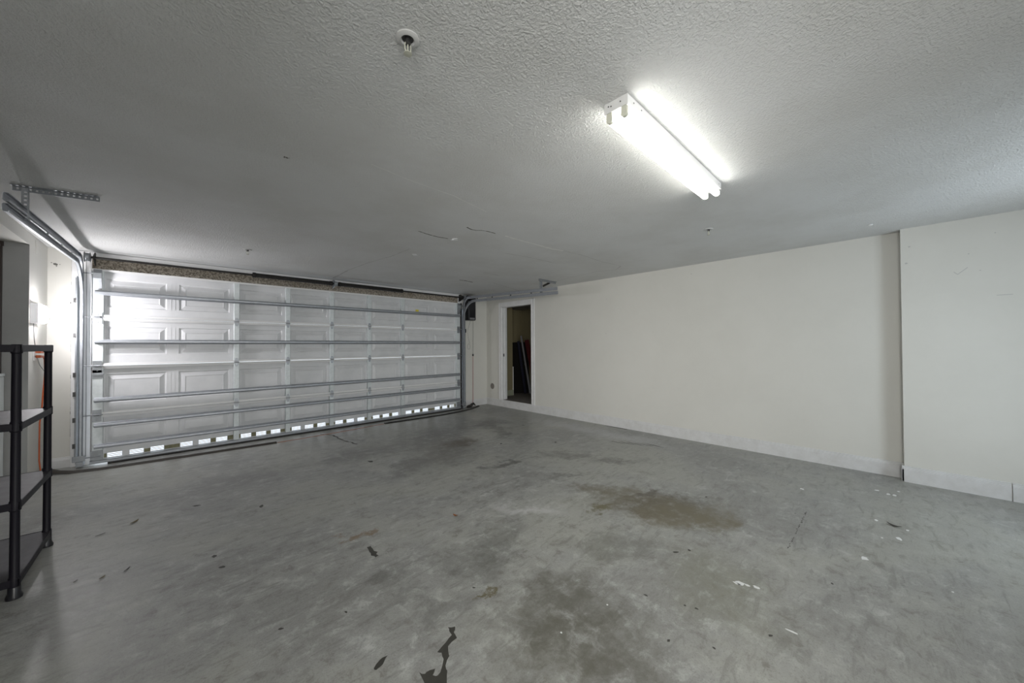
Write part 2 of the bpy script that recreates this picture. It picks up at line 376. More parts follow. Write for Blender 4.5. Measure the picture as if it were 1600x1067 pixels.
mb = MB(); mb.box(-.50, 5.83, YB-.3, .36, CEIL, CEIL+.12)
ceiling = struct(mb.build('ceiling', 'ceil'))
ck = MB(); zc = CEIL-.0006
for l, wd, mi in [
    ([(2.292,-2.969),(2.407,-2.945),(2.517,-2.937),(2.63,-2.957)], .016, 0),
    ([(2.56,-3.362),(2.641,-3.34),(2.683,-3.354),(2.718,-3.386),(2.79,-3.402),(2.872,-3.399)], .013, 0),
    ([(2.99,-3.41),(3.086,-3.405),(3.284,-3.408),(3.458,-3.41),(3.686,-3.414),(3.844,-3.45)], .022, 1),
    ([(3.844,-3.45),(4.172,-3.479),(4.624,-3.455),(5.043,-3.489),(5.213,-3.313),(5.109,-3.041),(5.176,-2.65),(5.311,-2.019)], .010, 2),
    ([(2.461,.006),(2.448,-.386),(2.427,-.789)], .02, 2), ([(2.427,-.789),(2.457,-1.388),(2.523,-1.892),(2.53,-2.355)], .010, 2),
    ([(3.438,-2.928),(3.811,-2.983),(4.282,-3.0)], .010, 2), ([(3.928,-1.912),(4.259,-1.891)], .014, 2),
    ([(1.481,-3.889),(1.743,-3.857),(2.095,-3.849),(2.456,-3.769)], .005, 1), ([(4.03,-1.18),(4.118,-1.20),(4.31,-1.16)], .035, 0),
    ([(1.09,-3.634),(1.112,-3.634)], .015, 0), ([(5.6,-1.0),(4.6,-1.35)], .012, 2)]:
    strip(ck, subdiv_line(l, 5, .003), wd, zc, mi)
ob = ck.build('seam_mark', ['crack', 'crack_light', 'hair'], ceiling); ob['kind'] = 'stuff'

# front (street side) wall with the garage opening
mb = MB()
mb.box(-1.8, 0, .16, .36, 0, CEIL); mb.box(4.877, 5.9, .16, .36, 0, CEIL); mb.box(0, 4.877, .16, .36, 2.14, CEIL)
struct(mb.build('wall_front', 'wall'))
# jambs / header
mb = MB(); mb.box(-.150, -.004, .115, .16, 0, 2.29); jl = struct(mb.build('trim_1', 'casing', None, .003))
mb = MB(); mb.box(4.885, 5.00, .115, .16, 0, 2.29); struct(mb.build('trim_2', 'casing', None, .003))
mb = MB(); mb.box(-.004, 4.885, .10, .16, 2.158, 2.285); struct(mb.build('trim_3', 'osb', None, .004))
mb = MB(); mb.box(-.150, 5.00, .125, .16, 2.291, CEIL-.004); struct(mb.build('trim_4', 'casing', None, .003))
mb = MB()
for k in range(46):   # ragged dark caulk joint along the left jamb board
    z = .03+k*.0485
    if random.random() < .82: mb.box(-.153-random.random()*.004, -.148, .150, .1615-.003+random.random()*.001, z, z+.05*random.uniform(.5, 1))
struct(mb.build('trim_5', 'dark_gap'))
# right wall with doorway
DY0, DY1, DZ0, DZ1 = -1.205, -.345, .150, 2.105
mb = MB()
mb.box(X1, 5.83, DY1, .36, 0, CEIL); mb.box(X1, 5.83, -6.075, DY0, 0, CEIL); mb.box(X1, 5.83, DY0, DY1, DZ1, CEIL); mb.box(X1, 5.83, DY0, DY1, 0, DZ0-.012)
struct(mb.build('wall_right', 'wall'))
mb = MB(); mb.box(5.59, 5.83, YB-.1, -6.065, 0, CEIL); pier = struct(mb.build('wall_right_pier', 'wall'))
mb = MB()
for z, y, l, dz in [(1.908,-6.378,.03,.0),(1.882,-6.399,.05,.0)]: pass
for (ya, za, yb, zb) in [(-6.378,1.908,-6.399,1.882),(-6.399,1.882,-6.455,1.936),(-6.60,1.68,-6.68,1.68)]:
    a, b = Vector((ya, za)), Vector((yb, zb)); n = (b-a).normalized(); n = Vector((-n.y, n.x))*.0025
    mb.quad((5.5893, *(a+n)), (5.5893, *(b+n)), (5.5893, *(b-n)), (5.5893, *(a-n)))
for y, z, r in [(-6.12,2.18,.009),(-6.10,2.03,.012),(-6.46,2.05,.007),(-6.60,2.2,.006),(-6.52,1.9,.006)]:
    mb._f([mb.bm.verts.new((5.5893, py, pz)) for py, pz in jag(y, z, r, r*.7, 8)])
o = mb.build('wall_mark', 'hair', pier); o['kind'] = 'stuff'
mb = MB()
for y, z, r in [(-4.159,2.236,.009),(-2.866,2.026,.009),(-2.849,1.471,.009),(-1.686,2.012,.009),(-1.682,1.48,.009),(-3.621,1.477,.006),(-3.852,1.577,.006)]:
    mb._f([mb.bm.verts.new((5.6993, py, pz)) for py, pz in jag(y, z, r, r*.7, 8)])
o = mb.build('wall_mark', 'hair', bpy.data.objects['wall_right']); o['kind'] = 'stuff'
# left wall: nib beside the garage door, beam over the alcove, then wall with an added, backed opening for fill light
mb = MB(); mb.box(-.47, X0, -.508, .16, 0, CEIL); mb.box(-.47, X0, YB, -.508, 2.243, CEIL); mb.box(-.47, X0, YB, -7.2, 0, 2.243); mb.box(-.47, X0, -6.2, -4.6, 0, 2.243); mb.box(-.60, -.52, YB, -6.0, 0, CEIL)
struct(mb.build('wall_left', 'wall'))
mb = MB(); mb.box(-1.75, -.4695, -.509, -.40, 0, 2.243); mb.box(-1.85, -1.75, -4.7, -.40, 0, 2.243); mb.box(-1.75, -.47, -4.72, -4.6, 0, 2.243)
# nib face turning into the alcove; its shade is put into the grey
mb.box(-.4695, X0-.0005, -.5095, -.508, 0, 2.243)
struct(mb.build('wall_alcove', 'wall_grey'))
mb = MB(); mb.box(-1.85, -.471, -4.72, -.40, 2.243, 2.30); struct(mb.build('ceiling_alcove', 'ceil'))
# rear wall with the open entry that lets the daylight in
mb = MB()
mb.box(-.47, .05, YB-.12, YB, 0, CEIL); mb.box(1.15, 3.95, YB-.12, YB, 0, CEIL); mb.box(.05, 1.15, YB-.12, YB, 2.17, CEIL); mb.box(-.6, 5.9, YB-.62, YB-.52, 0, CEIL); mb.box(4.75, 5.9, YB-.12, YB, 0, CEIL); mb.box(3.95, 4.75, YB-.12, YB, 2.05, CEIL)  # left opening added for fill light; backing wall added to block sky
struct(mb.build('wall_rear', 'wall'))
# storage room behind the doorway
mb = MB()
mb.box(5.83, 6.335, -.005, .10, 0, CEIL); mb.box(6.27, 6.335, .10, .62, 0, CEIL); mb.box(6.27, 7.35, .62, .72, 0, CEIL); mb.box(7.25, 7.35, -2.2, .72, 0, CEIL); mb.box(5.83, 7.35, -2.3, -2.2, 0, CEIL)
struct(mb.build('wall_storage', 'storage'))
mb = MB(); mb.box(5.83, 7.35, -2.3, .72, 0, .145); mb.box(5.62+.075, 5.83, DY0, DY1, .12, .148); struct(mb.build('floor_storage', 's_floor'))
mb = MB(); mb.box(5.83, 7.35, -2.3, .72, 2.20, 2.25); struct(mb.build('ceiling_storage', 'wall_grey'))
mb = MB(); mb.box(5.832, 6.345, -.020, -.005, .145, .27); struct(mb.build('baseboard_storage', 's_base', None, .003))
mb = MB(); mb.box(6.336, 6.352, -.018, .02, .145, .80); struct(mb.build('trim_6', 'casing', None, .002))

# baseboards
def base_prof(side, h=.146):   # profile as (offset from wall, z)
    return [(0, 0), (.016, 0), (.016, h-.030), (.012, h-.026), (.012, h-.018), (.007, h-.012), (.007, h-.003), (.004, h), (0, h)]
def baseboard(name, wallx, y0, y1, h=.146, mname='base'):
    mb = MB(); mb.prism([(wallx-p[0], p[1]) for p in base_prof(1, h)], 'y', y0, y1); return struct(mb.build(name, mname))
baseboard('baseboard_right', X1, -6.064, DY0-.085)
mb = MB(); mb.box(5.682, 5.70, DY0-.085, .16, 0, .147); struct(mb.build('baseboard_doorway', 'base', None, .002))
baseboard('baseboard_pier', 5.59, -6.652, -6.049)
baseboard('baseboard_pier_far', 5.59, YB, -6.658)
mb = MB(); mb.box(5.574, 5.70, -6.064, -6.049, 0, .142); struct(mb.build('baseboard_pier_return', 'base', None, .002))
mb = MB(); mb.prism([(.16-p[0], p[1]) for p in base_prof(1, .14)], 'x', 5.0, 5.69); struct(mb.build('baseboard_front_right', 'base'))
mb = MB(); mb.prism([(.16-p[0], p[1]) for p in base_prof(1, .11)], 'x', X0, -.152); struct(mb.build('baseboard_front_left', 'base'))

# doorway casing and jambs (door frame in the right wall)
dr = bpy.data.objects.new('door_1', None); COL.objects.link(dr); dr.location = (X1, (DY0+DY1)/2, DZ0); struct(dr)
mb = MB()
cw = .085
for (a, b) in ((DY1, DY1+cw), (DY0-cw, DY0)):
    mb.prism([(X1, a), (X1-.014, a), (X1-.017, a+.02), (X1-.010, a+.045), (X1-.018, b-.012), (X1-.014, b), (X1, b)], 'z', DZ0-.005, DZ1+cw)
mb.box(X1-.017, X1, DY0, DY1, DZ1, DZ1+cw)
mb.build('casing', 'casing', dr, .002)
mb = MB(); mb.box(X1-.002, 5.832, DY1-.016, DY1+.001, DZ0-.004, DZ1); mb.box(X1-.002, 5.832, DY0-.001, DY0+.016, DZ0-.004, DZ1); mb.box(X1-.002, 5.832, DY0, DY1, DZ1-.016, DZ1+.001)
mb.box(5.76, 5.775, DY1-.028, DY1-.016, DZ0, DZ1-.016)
mb.build('jamb', 'casing', dr, .001)
mb = MB(); mb.box(5.722, 5.75, DY1-.020, DY1-.015, 1.055, 1.115); mb.build('strike_plate', 'bolt', dr)
recenter(dr)

# outside
mb = MB(); mb.box(-6, 12, .36, 14, -.14, -.03); struct(mb.build('ground_outside', 'outside'))

# ------------------------------------------------------------------ garage door
GD = empty('garage_door', (2.4385, 0, 0), 'wide white sectional garage door with embossed panels and galvanised struts', 'garage door')
ZJ = [.056, .552, 1.086, 1.619, 2.153]
GW = 4.877
PC = [.35 + i*(4.527-.35)/7 for i in range(8)]
STX = [1.264, 1.854, 2.446, 3.032, 3.626]
YS = .040
def section(i):
    z0, z1 = ZJ[i]+.002, ZJ[i+1]-.002
    mb = MB()
    za, zb = z0+(.115 if i else .165), z1-.095
    base = .132 if i == 0 else z0
    xs = [0]
    for c in PC: xs += [c-.245, c+.245]
    xs.append(GW)
    def q(x0, x1, a, b, y=YS): mb.quad((x0, y, a), (x1, y, a), (x1, y, b), (x0, y, b))
    for k in range(len(xs)-1):
        q(xs[k], xs[k+1], base, za); q(xs[k], xs[k+1], zb, z1)
        if k % 2 == 0: q(xs[k], xs[k+1], za, zb)
        else:
            a, b = xs[k], xs[k+1]
            R = [(0, YS), (.010, YS+.010), (.018, YS+.010), (.060, YS-.006), (.068, YS-.003)]
            for (d0, y0), (d1, y1) in zip(R, R[1:]):
                A = [(a+d0, y0, za+d0), (b-d0, y0, za+d0), (b-d0, y0, zb-d0), (a+d0, y0, zb-d0)]
                B = [(a+d1, y1, za+d1), (b-d1, y1, za+d1), (b-d1, y1, zb-d1), (a+d1, y1, zb-d1)]
                for j in range(4): mb.quad(A[j], A[(j+1) % 4], B[(j+1) % 4], B[j])
            d, y = R[-1]; q(a+d, b-d, za+d, zb-d, y)
    # two ribs pressed between the panels
    for k in range(7):
        xm = (PC[k]+PC[k+1])/2
        for dx in (-.018, .018): mb.box(xm+dx-.003, xm+dx+.003, YS-.002, YS, za, zb)
    # outer skin and edges
    mb.box(0, GW, YS+.014, YS+.018, base, z1); mb.box(-.001, .004, 0.004, YS+.018, z0, z1); mb.box(GW-.004, GW+.001, .004, YS+.018, z0, z1)
    if i == 0:   # ventilated strip: three slots in each of twenty-four vents
        vx = [c+d for c in PC for d in (-.170, 0, .170)]
        rows = [(.056, .064, 0), (.064, .075, 1), (.075, .082, 0), (.082, .093, 1), (.093, .100, 0), (.100, .111, 1), (.111, .132, 0)]
        for a, b, slot in rows:
            if not slot: mb.box(0, GW, YS, YS+.003, a, b)
            else:
                x = 0
                for c in vx: mb.box(x, c-.056, YS, YS+.003, a, b); x = c+.056
                mb.box(x, GW, YS, YS+.003, a, b)
    # folded horizontal edges that read as pale double rails at the joints
    if i > 0: mb.box(.0, GW, .000, YS, z0, z0+.010)
    mb.box(.0, GW, .002, YS, z1-.010, z1)
    sec = mb.build('door_section', 'skin', GD)
    jr = MB()
    if i > 0: jr.prism([(-.006, z0+.001), (.006, z0+.001), (.010, z0+.026), (.000, z0+.026)], 'x', .012, GW-.012)
    else: jr.box(.0, GW, .0, .004, z0+.001, z0+.002)
    if i < 3: jr.prism([(.002, z1-.032), (.008, z1-.032), (.004, z1-.002), (-.011, z1-.002)], 'x', .012, GW-.012)
    else: jr.box(.0, GW, -.002, .004, z1-.024, z1-.001)
    jr.build('joint_rail', 'white_metal', sec)
    for x in STX + [.054, GW-.054]:
        wd = .030 if x in STX else .040
        s = MB(); s.prism([(x-wd, YS), (x-wd, -.004), (x-wd+.004, -.008), (x+wd-.004, -.008), (x+wd, -.004), (x+wd, YS)], 'z', z0+(.020 if i else 0), z1-.020)
        for zz in (z0+.05, z1-.05): s.lathe((x, -.008, zz), [(.0045, 0), (.0045, -.003), (.001, -.004)], 8, 'y')
        st = s.build('stile', 'stile', sec)
    return sec
secs = [section(i) for i in range(4)]
def strut(z, sec):
    mb = MB(); h = .026
    mb.prism([(-.008, z-h), (-.013, z-h), (-.018, z-.018), (-.052, z-.014), (-.058, z-.009), (-.058, z+.009), (-.052, z+.014), (-.018, z+.018), (-.013, z+h), (-.008, z+h)], 'x', .03, GW-.03)
    mb.build('strut', 'galv', sec, .0015)
for z, k in ((1.888, 3), (1.350, 2), (.712, 1), (.440, 0), (.208, 0)): strut(z, secs[k])
for i in (1, 2, 3):
    for x in STX:
        z = ZJ[i]; h = MB()
        h.prism([(x-.024, z+.012), (x+.024, z+.012), (x+.014, z+.052), (x-.014, z+.052)], 'y', -.012, -.008)
        h.prism([(x-.024, z-.012), (x-.012, z-.058), (x+.012, z-.058), (x+.024, z-.012)], 'y', -.012, -.008)
        h.tube([(x-.026, -.014, z), (x+.026, -.014, z)], .007, 8)
        for dx, dz in ((-.012, .022), (.012, .022), (0, .042), (-.012, -.024), (.012, -.024), (0, -.046)):
            h.lathe((x+dx, -.012, z+dz), [(.004, 0), (.004, -.004), (.001, -.005)], 8, 'y')
        h.build('hinge', 'galv', secs[i-1])
for i in (1, 2, 3):
    for sx, xe in ((1, .05), (-1, GW-.05)):
        z = ZJ[i]; h = MB()
        h.box(xe-.034, xe+.034, -.014, -.008, z-.075, z+.055)
        h.tube([(xe-.06*sx-.05*sx, -.016, z), (xe+.045*sx, -.016, z)], .0055, 8)
        h.tube([(xe-.02*sx, -.020, z), (xe+.02*sx, -.020, z)], .011, 8)
        for dz in (-.055, -.03, .03): h.lathe((xe, -.014, z+dz), [(.005, 0), (.005, -.004), (.001, -.005)], 8, 'y')
        h.build('roller_hinge', 'galv_dull', secs[i-1])
# bottom corner brackets, top brackets
for sx, xe in ((1, .05), (-1, GW-.05)):
    h = MB(); h.box(xe-.045, xe+.045, -.016, -.008, .062, .165); h.tube([(xe-.11*sx, -.018, .10), (xe+.03*sx, -.018, .10)], .0055, 8)
    for dx, dz in ((0, .12), (.028, .075), (-.028, .075)): h.lathe((xe+dx, -.016, dz), [(.006, 0), (.006, -.005), (.001, -.006)], 8, 'y')
    h.build('corner_bracket', 'galv_dull', secs[0])
    h = MB(); h.prism([(-.008, 2.14), (-.03, 2.14), (-.055, 2.10), (-.055, 2.04), (-.008, 1.92)], 'x', xe-.03, xe+.03)
    h.tube([(xe-.10*sx, -.045, 2.09), (xe+.02*sx, -.045, 2.09)], .0055, 8)
    h.build('top_bracket', 'galv_dull', secs[3])
h = MB(); h.box(.012, .095, -.014, -.008, .95, 1.04); h.box(.02, .1, -.026, -.014, .985, 1.0); h.build('lock_plate', 'galv_dull', secs[1])
mb = MB()
mb.prism([(-.012, .022), (-.016, .028), (-.016, .046), (-.010, .056), (YS+.012, .056), (YS+.012, .022)], 'x', .0, GW); mb.build('bottom_rail', 'galv', GD)
mb = MB(); mb.prism([(-.006, .0225), (-.010, .010), (0, 0.0005), (.03, .0005), (.042, .010), (.038, .0225)], 'x', .13, GW); mb.build('bottom_seal', 'rubber', GD)
# olive tape remnants between the vents
vx = sorted(c+d for c in PC for d in (-.170, 0, .170))
gaps = [(vx[i]+.060, vx[i+1]-.060) for i in range(len(vx)-1)]
mb = MB()
for i, (a, b) in enumerate(gaps):
    if b-a < .02 or random.random() < .12: continue
    t = .108+random.uniform(-.012, .016)
    mb.box(a, b, YS-.0035, YS-.0005, .064, t)
mb.box(.10, .118, YS-.0035, YS-.0005, .066, .11); mb.box(GW-.13, GW-.1, YS-.0035, YS-.0005, .066, .125)
o = mb.build('tape_remnant', 'olive', GD); o['kind'] = 'stuff'
mb = MB(); mb.box(3.90, 3.965, YS-.004, YS-.0005, 1.925, 1.960); mb.build('yellow_sticker', 'yellow', GD)
recenter(GD)

# ------------------------------------------------------------------ tracks
def sweep_track(mb, path, x, sx, wdt=.050, dep=.026, flare=0):
    """C-shaped rail swept along a path in the y-z plane; sx = side its open face looks to"""
    t_ = .0022; hw = wdt/2
    prof = [(dep, -hw+.008), (dep-.004, -hw), (.006, -hw), (0, -hw+.008), (0, hw-.008), (.006, hw), (dep-.004, hw), (dep, hw-.008)]
    inner = [(a if 0 < i < 7 else a, b) for i, (a, b) in enumerate(prof)]
    inn = []
    for i, (a, b) in enumerate(prof):
        aa = a + t_ if a < .003 else a; bb = b - t_*math.copysign(1, b) if abs(b) > hw-.007 else b
        if i in (0, 7): bb = b - t_*math.copysign(1, b)*-1
        inn.append((aa if i not in (0, 7) else a, b - math.copysign(t_, b) if i not in (3, 4) else b))
    ring2 = prof + inn[::-1]
    rings = []
    for i, (y, z) in enumerate(path):
        y0, z0 = path[max(i-1, 0)]; y1, z1 = path[min(i+1, len(path)-1)]
        t = Vector((y1-y0, z1-z0)).normalized(); n = Vector((-t.y, t.x))
        rings.append([(x + sx*(a-dep/2), y+n.x*b, z+n.y*b) for a, b in ring2])
    mb.loft(rings); return mb
def arc(cy, cz, r, a0, a1, n=12):
    return [(cy+r*math.cos(a0+(a1-a0)*k/n), cz+r*math.sin(a0+(a1-a0)*k/n)) for k in range(n+1)]
def perforated_angle(mb, p0, p1, wz=.032, wy=.032, t=.003, pitch=.028, vertical=False):
    """slotted angle iron along x (or z): a holed web made of bars plus a top flange"""
    p0, p1 = Vector(p0), Vector(p1); L = (p1-p0).length; d = (p1-p0).normalized()
    up = Vector((0, 0, 1)) if abs(d.z) < .5 else Vector((1, 0, 0)); up = (up-d*up.dot(d)).normalized(); sd = d.cross(up)
    R = Matrix((d, sd, up)).transposed()
    def b(a0, a1, u0, u1, s0, s1):
        c = p0+d*(a0+a1)/2+up*(u0+u1)/2+sd*(s0+s1)/2; mb.obox(c, (a1-a0, s1-s0, u1-u0), R)
    b(0, L, -wz*.30, 0, 0, t); b(0, L, -wz, -wz*.68, 0, t)
    x = 0
    while x < L:
        b(x, min(x+pitch*.58, L), -wz*.68, -wz*.30, 0, t); x += pitch
    b(0, L, -t, 0, t, wy)
def track(name, x, sx, label, hang_x):
    T = empty(name, (x, 0, 0), label, 'garage door track')
    r = .36; yv = -.012; zl = 2.170; 
    low = [(yv, .09), (yv, .6), (yv, 1.2)] + arc(yv-r, zl-r, r, 0, math.pi/2)[0:] + [(-1.2, zl-.030), (-2.47, zl-.072)]
    mb = MB(); sweep_track(mb, low, x, sx); mb.build('lower_rail', 'galv', T, smooth=True)
    r2 = .16; zu = 2.250; y2 = -.03
    up = [(y2, 2.00)] + arc(y2-r2, zu-r2, r2, .10, math.pi/2, 8) + [(-1.2, zu-.036), (-2.46, zu-.088)]
    mb = MB(); sweep_track(mb, up, x, sx); mb.build('upper_rail', 'galv', T, smooth=True)
    # wall angle with jamb brackets
    mb = MB(); xo = x - sx*.030
    mb.box(min(xo, xo-sx*.004), max(xo, xo-sx*.004), yv-.02, .112, .05, 2.05); 
    mb.box(min(xo, xo-sx*.030), max(xo, xo-sx*.030), .108, .1145, .05, 2.05)
    mb.build('wall_angle', 'galv_dull', T)
    for z in (.22, .50, .78, .99, 1.42, 1.80):
        mb = MB(); mb.box(min(xo, xo-sx*.042), max(xo, xo-sx*.042), .098, .108, z-.025, z+.025); mb.lathe((xo-sx*.022, .098, z), [(.008, 0), (.008, -.008), (.002, -.009)], 8, 'y')
        mb.build('jamb_bracket', 'bolt', T)
    # foot plate of the rail
    mb = MB(); mb.box(x-.055, x+.035, -.045, -.040, .075, .135); mb.box(x-.03, x+.02, -.04, .10, .02, .07)
    mb.build('foot_plate', 'galv_dull', T, .002)
    # hangers
    mb = MB(); yh = -2.06
    if sx > 0: perforated_angle(mb, (-.125, -2.02, CEIL-.002), (.262, -2.115, CEIL-.002))
    else: perforated_angle(mb, (4.90, -2.12, CEIL-.002), (5.34, -2.11, CEIL-.002))
    mb.build('ceiling_angle', 'galv_dull', T)
    mb = MB(); perforated_angle(mb, (hang_x, yh, CEIL-.02), (hang_x, yh-.005, zl-.045)); mb.build('drop_bracket', 'galv_dull', T)
    if sx < 0:
        mb = MB(); mb.obox((hang_x+.13, yh-.01, 2.30), (.20, .006, .032), Matrix.Rotation(math.radians(-24), 3, 'Y')); mb.build('brace', 'dark_metal', T)

    for y in (-.45, -.9, -1.4, -1.9):
        mb = MB(); dz = .036*y/1.2; mb.box(x-sx*.015-.002, x-sx*.015+.002, y-.015, y+.015, zl+dz, zu+dz); mb.build('rail_link', 'bolt', T)
    recenter(T); return T
track('garage_door_track', -.062, 1, 'double galvanised overhead rail beside the wall lamp, hung from a long slotted angle', -.050)
track('garage_door_track', 4.945, -1, 'double galvanised overhead rail ending above the dark storage doorway', 5.02)

# ------------------------------------------------------------------ torsion shaft
ZS, YSH = 2.262, -.045
TS = empty('torsion_shaft', (2.44, YSH, ZS), 'long dark torsion bar with two black springs over the garage door', 'torsion spring')
mb = MB(); mb.tube([(-.04, YSH, ZS), (4.93, YSH, ZS)], .0127, 12); mb.build('shaft', 'dark_metal', TS, smooth=True)
def spring(x0, x1):
    mb = MB(); n = int((x1-x0)/.012); 
    prof = []
    for k in range(n+1):
        prof += [(.027, k*.012), (.031, k*.012+.003), (.027, k*.012+.006)]
    mb.lathe((x0, YSH, ZS), [(.015, 0)] + prof + [(.015, x1-x0)], 14, 'x'); mb.build('spring', 'dark_metal', TS, smooth=True)
spring(1.43, 2.44); spring(2.53, 3.60)
mb = MB(); mb.prism([(.10, 2.20), (.09, 2.335), (.03, 2.335), (YSH-.035, ZS+.02), (YSH-.035, ZS-.02), (.03, 2.215)], 'x', 2.478, 2.486); mb.lathe((2.46, YSH, ZS), [(.034, 0), (.036, .01), (.036, .04), (.034, .05)], 16, 'x'); mb.build('centre_bracket', 'galv_dull', TS)
for x, d in ((-.045, 1), (4.925, -1)):
    mb = MB(); mb.lathe((x, YSH, ZS), [(.052, 0), (.055, .004), (.044, .008), (.044, .038), (.055, .042), (.03, .048)], 20, 'x'); mb.build('cable_drum', 'galv_dull', TS, smooth=True)
    xb = x + (.065 if d > 0 else -.02)
    mb = MB(); mb.prism([(.10, 2.19), (.09, 2.33), (.03, 2.33), (YSH-.03, ZS+.02), (YSH-.03, ZS-.02), (.03, 2.20)], 'x', xb, xb+.006); mb.build('end_bracket', 'dark_metal', TS)
    xc = .012 if d > 0 else GW-.012
    mb = MB(); mb.tube([(x+.02, YSH-.04, ZS), (x+.02, -.035, 1.6), (x+.02, -.03, .12)], .002, 6); mb.build('lift_cable', 'dark_metal', TS)
for x in (1.43, 2.40, 2.53, 3.57):
    mb = MB(); mb.lathe((x, YSH, ZS), [(.033, 0), (.034, .01), (.034, .03), (.033, .035)], 14, 'x'); mb.build('spring_cone', 'dark_metal', TS, smooth=True)
recenter(TS)
# dark strip painting the shade between the door end and the right rail
mb = MB(); mb.box(4.886, 4.902, -.018, .060, .01, 2.15); tag(mb.build('shade_strip', 'rubber'), 'black vertical strip for the shade in the door gap next to the opener', 'shade strip')

# ------------------------------------------------------------------ opener
OP = empty('garage_door_opener', (5.19, .16, 1.80), 'black wall mounted garage door opener in the corner near the storage doorway', 'door opener')
mb = MB(); mb.box(5.090, 5.285, .005, .158, 1.815, 2.235); mb.build('housing', 'black', OP, .02, seg=3)
mb = MB(); mb.box(5.04, 5.27, -.015, .10, 2.245, 2.325); mb.tube([(5.0, YSH, ZS), (5.17, YSH, ZS)], .022, 12); mb.build('drive_unit', 'black', OP, .008)
mb = MB(); mb.box(5.12, 5.25, .001, .008, 1.83, 1.87); mb.build('light_lens', 'b_grey', OP, .003)
mb = MB(); mb.tube([(5.20, .09, 1.83), (5.205, .13, 1.74), (5.17, .150, 1.60), (5.19, .152, 1.45), (5.23, .152, 1.33)], .003, 6)
mb.tube([(5.23+.035*math.sin(a/10*6.28)-.03, .150, 1.27+.06*math.cos(a/10*6.28)) for a in range(11)], .003, 6)
mb.build('loose_wire', 'grey_cord', OP)
recenter(OP)
RC = empty('release_cord', (5.257, .07, 1.8), 'thin red release cord with black handle hanging under the black opener', 'cord')
mb = MB(); mb.tube([(5.255, .07, 1.808), (5.257, .075, 1.5), (5.257, .08, 1.10)], .0028, 6); mb.build('upper_cord', 'twig', RC)
mb = MB(); mb.tube([(5.257, .08, 1.10), (5.254, .08, .6), (5.256, .085, .15), (5.25, .09, .012)], .004, 6); mb.build('red_cord', 'red', RC)
mb = MB(); mb.lathe((5.257, .08, 1.065), [(.006, 0), (.016, .012), (.016, .035), (.006, .05)], 12); mb.build('handle', 'black', RC, smooth=True)
recenter(RC)
mb = MB(); mb.lathe((5.088, .128, 1.56), [(.022, 0), (.026, .012), (.026, .065), (.022, .078)], 16); o = mb.build('door_sensor', 'black', smooth=True)
tag(o, 'small black round lock motor on the jamb below the opener', 'sensor')
# slim dark power unit near floor at right
mb = MB(); mb.tube([(5.0, -.06, .04), (5.05, -.04, .045), (5.12, -.01, .035), (5.20, .06, .05), (5.27, .09, .065), (5.33, .10, .02)], [.018, .03, .022, .028, .022, .010], 8); o = mb.build('curled_rubber_strip', 'rubber', smooth=True)
tag(o, 'curled black rubber strip end lying beneath the red cord', 'rubber strip')

# ------------------------------------------------------------------ threshold strips
def floor_band(mb, pts, wd, h):
    rings = []
    for i, p in enumerate(pts):
        a = Vector(pts[max(i-1, 0)][:2]); b = Vector(pts[min(i+1, len(pts)-1)][:2]); t = (b-a).normalized(); n = Vector((-t.y, t.x))
        c = Vector(p[:2]); zz = p[2] if len(p) > 2 else 0
        rings.append([(*(c+n*wd*.5), .0008+zz), (*(c+n*wd*.28), h+zz), (*(c-n*wd*.1), h*1.1+zz), (*(c-n*wd*.5), .0008+zz)])
    mb.loft(rings)
mb = MB(); floor_band(mb, [(-.31, .02, .035), (-.27, -.03, .025), (-.20, -.11, .012), (-.10, -.17, .002), (.10, -.225), (.45, -.25), (.82, -.275), (1.25, -.297), (1.66, -.315)], .080, .016)
tag(mb.build('threshold_seal', 'seal'), 'dark rubber threshold strip on floor, its loose end curling up near shelf', 'threshold strip')
mb = MB(); floor_band(mb, [(3.20, -.205), (3.8, -.24), (4.26, -.255), (4.7, -.22), (5.0, -.15), (5.22, -.04), (5.36, .03, .006)], .07, .015)
tag(mb.build('threshold_seal', 'rubber'), 'short black rubber threshold strip on floor reaching the far corner', 'threshold strip')
mb = MB()
pts = subdiv_line([(1.67, -.315), (2.2, -.300), (2.7, -.262), (3.19, -.205)], 8, .004); floor_band(mb, pts, .036, .003)
tag(mb.build('adhesive_residue', 'glue'), 'thin orange glue line on floor between the two rubber strips', 'glue line')

# ------------------------------------------------------------------ fluorescent fixture
FL = empty('fluorescent_fixture', (2.64, -5.165, CEIL), 'white two tube fluorescent strip light fixed to the ceiling', 'ceiling light')
fx0, fx1, fy0, fy1, fz = 2.030, 3.265, -5.222, -5.112, CEIL-.045
mb = MB()
mb.prism([(fy0, CEIL-.001), (fy0-.002, CEIL-.006), (fy0, fz+.004), (fy0+.004, fz), (fy1-.004, fz), (fy1, fz+.004), (fy1+.002, CEIL-.006), (fy1, CEIL-.001)], 'x', fx0+.003, fx1-.003)
mb.build('housing', 'white_metal', FL)
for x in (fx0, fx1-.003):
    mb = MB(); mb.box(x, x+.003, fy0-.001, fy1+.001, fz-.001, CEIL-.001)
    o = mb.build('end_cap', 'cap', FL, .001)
for y, z in ((-5.19, fz+.022), (-5.145, fz+.022), (-5.132, fz+.026)): mb = MB(); mb.lathe((fx0-.001, y, z), [(.003, 0), (.003, -.0015), (.001, -.0018)], 8, 'x'); mb.build('screw', 'bolt', FL)
for x in (fx0+.05, fx0+.12, fx1-.05): mb = MB(); mb.lathe((x, fy0-.003, fz+.02), [(.003, 0), (.003, -.0015), (.001, -.0018)], 8, 'y'); mb.build('screw', 'bolt', FL)
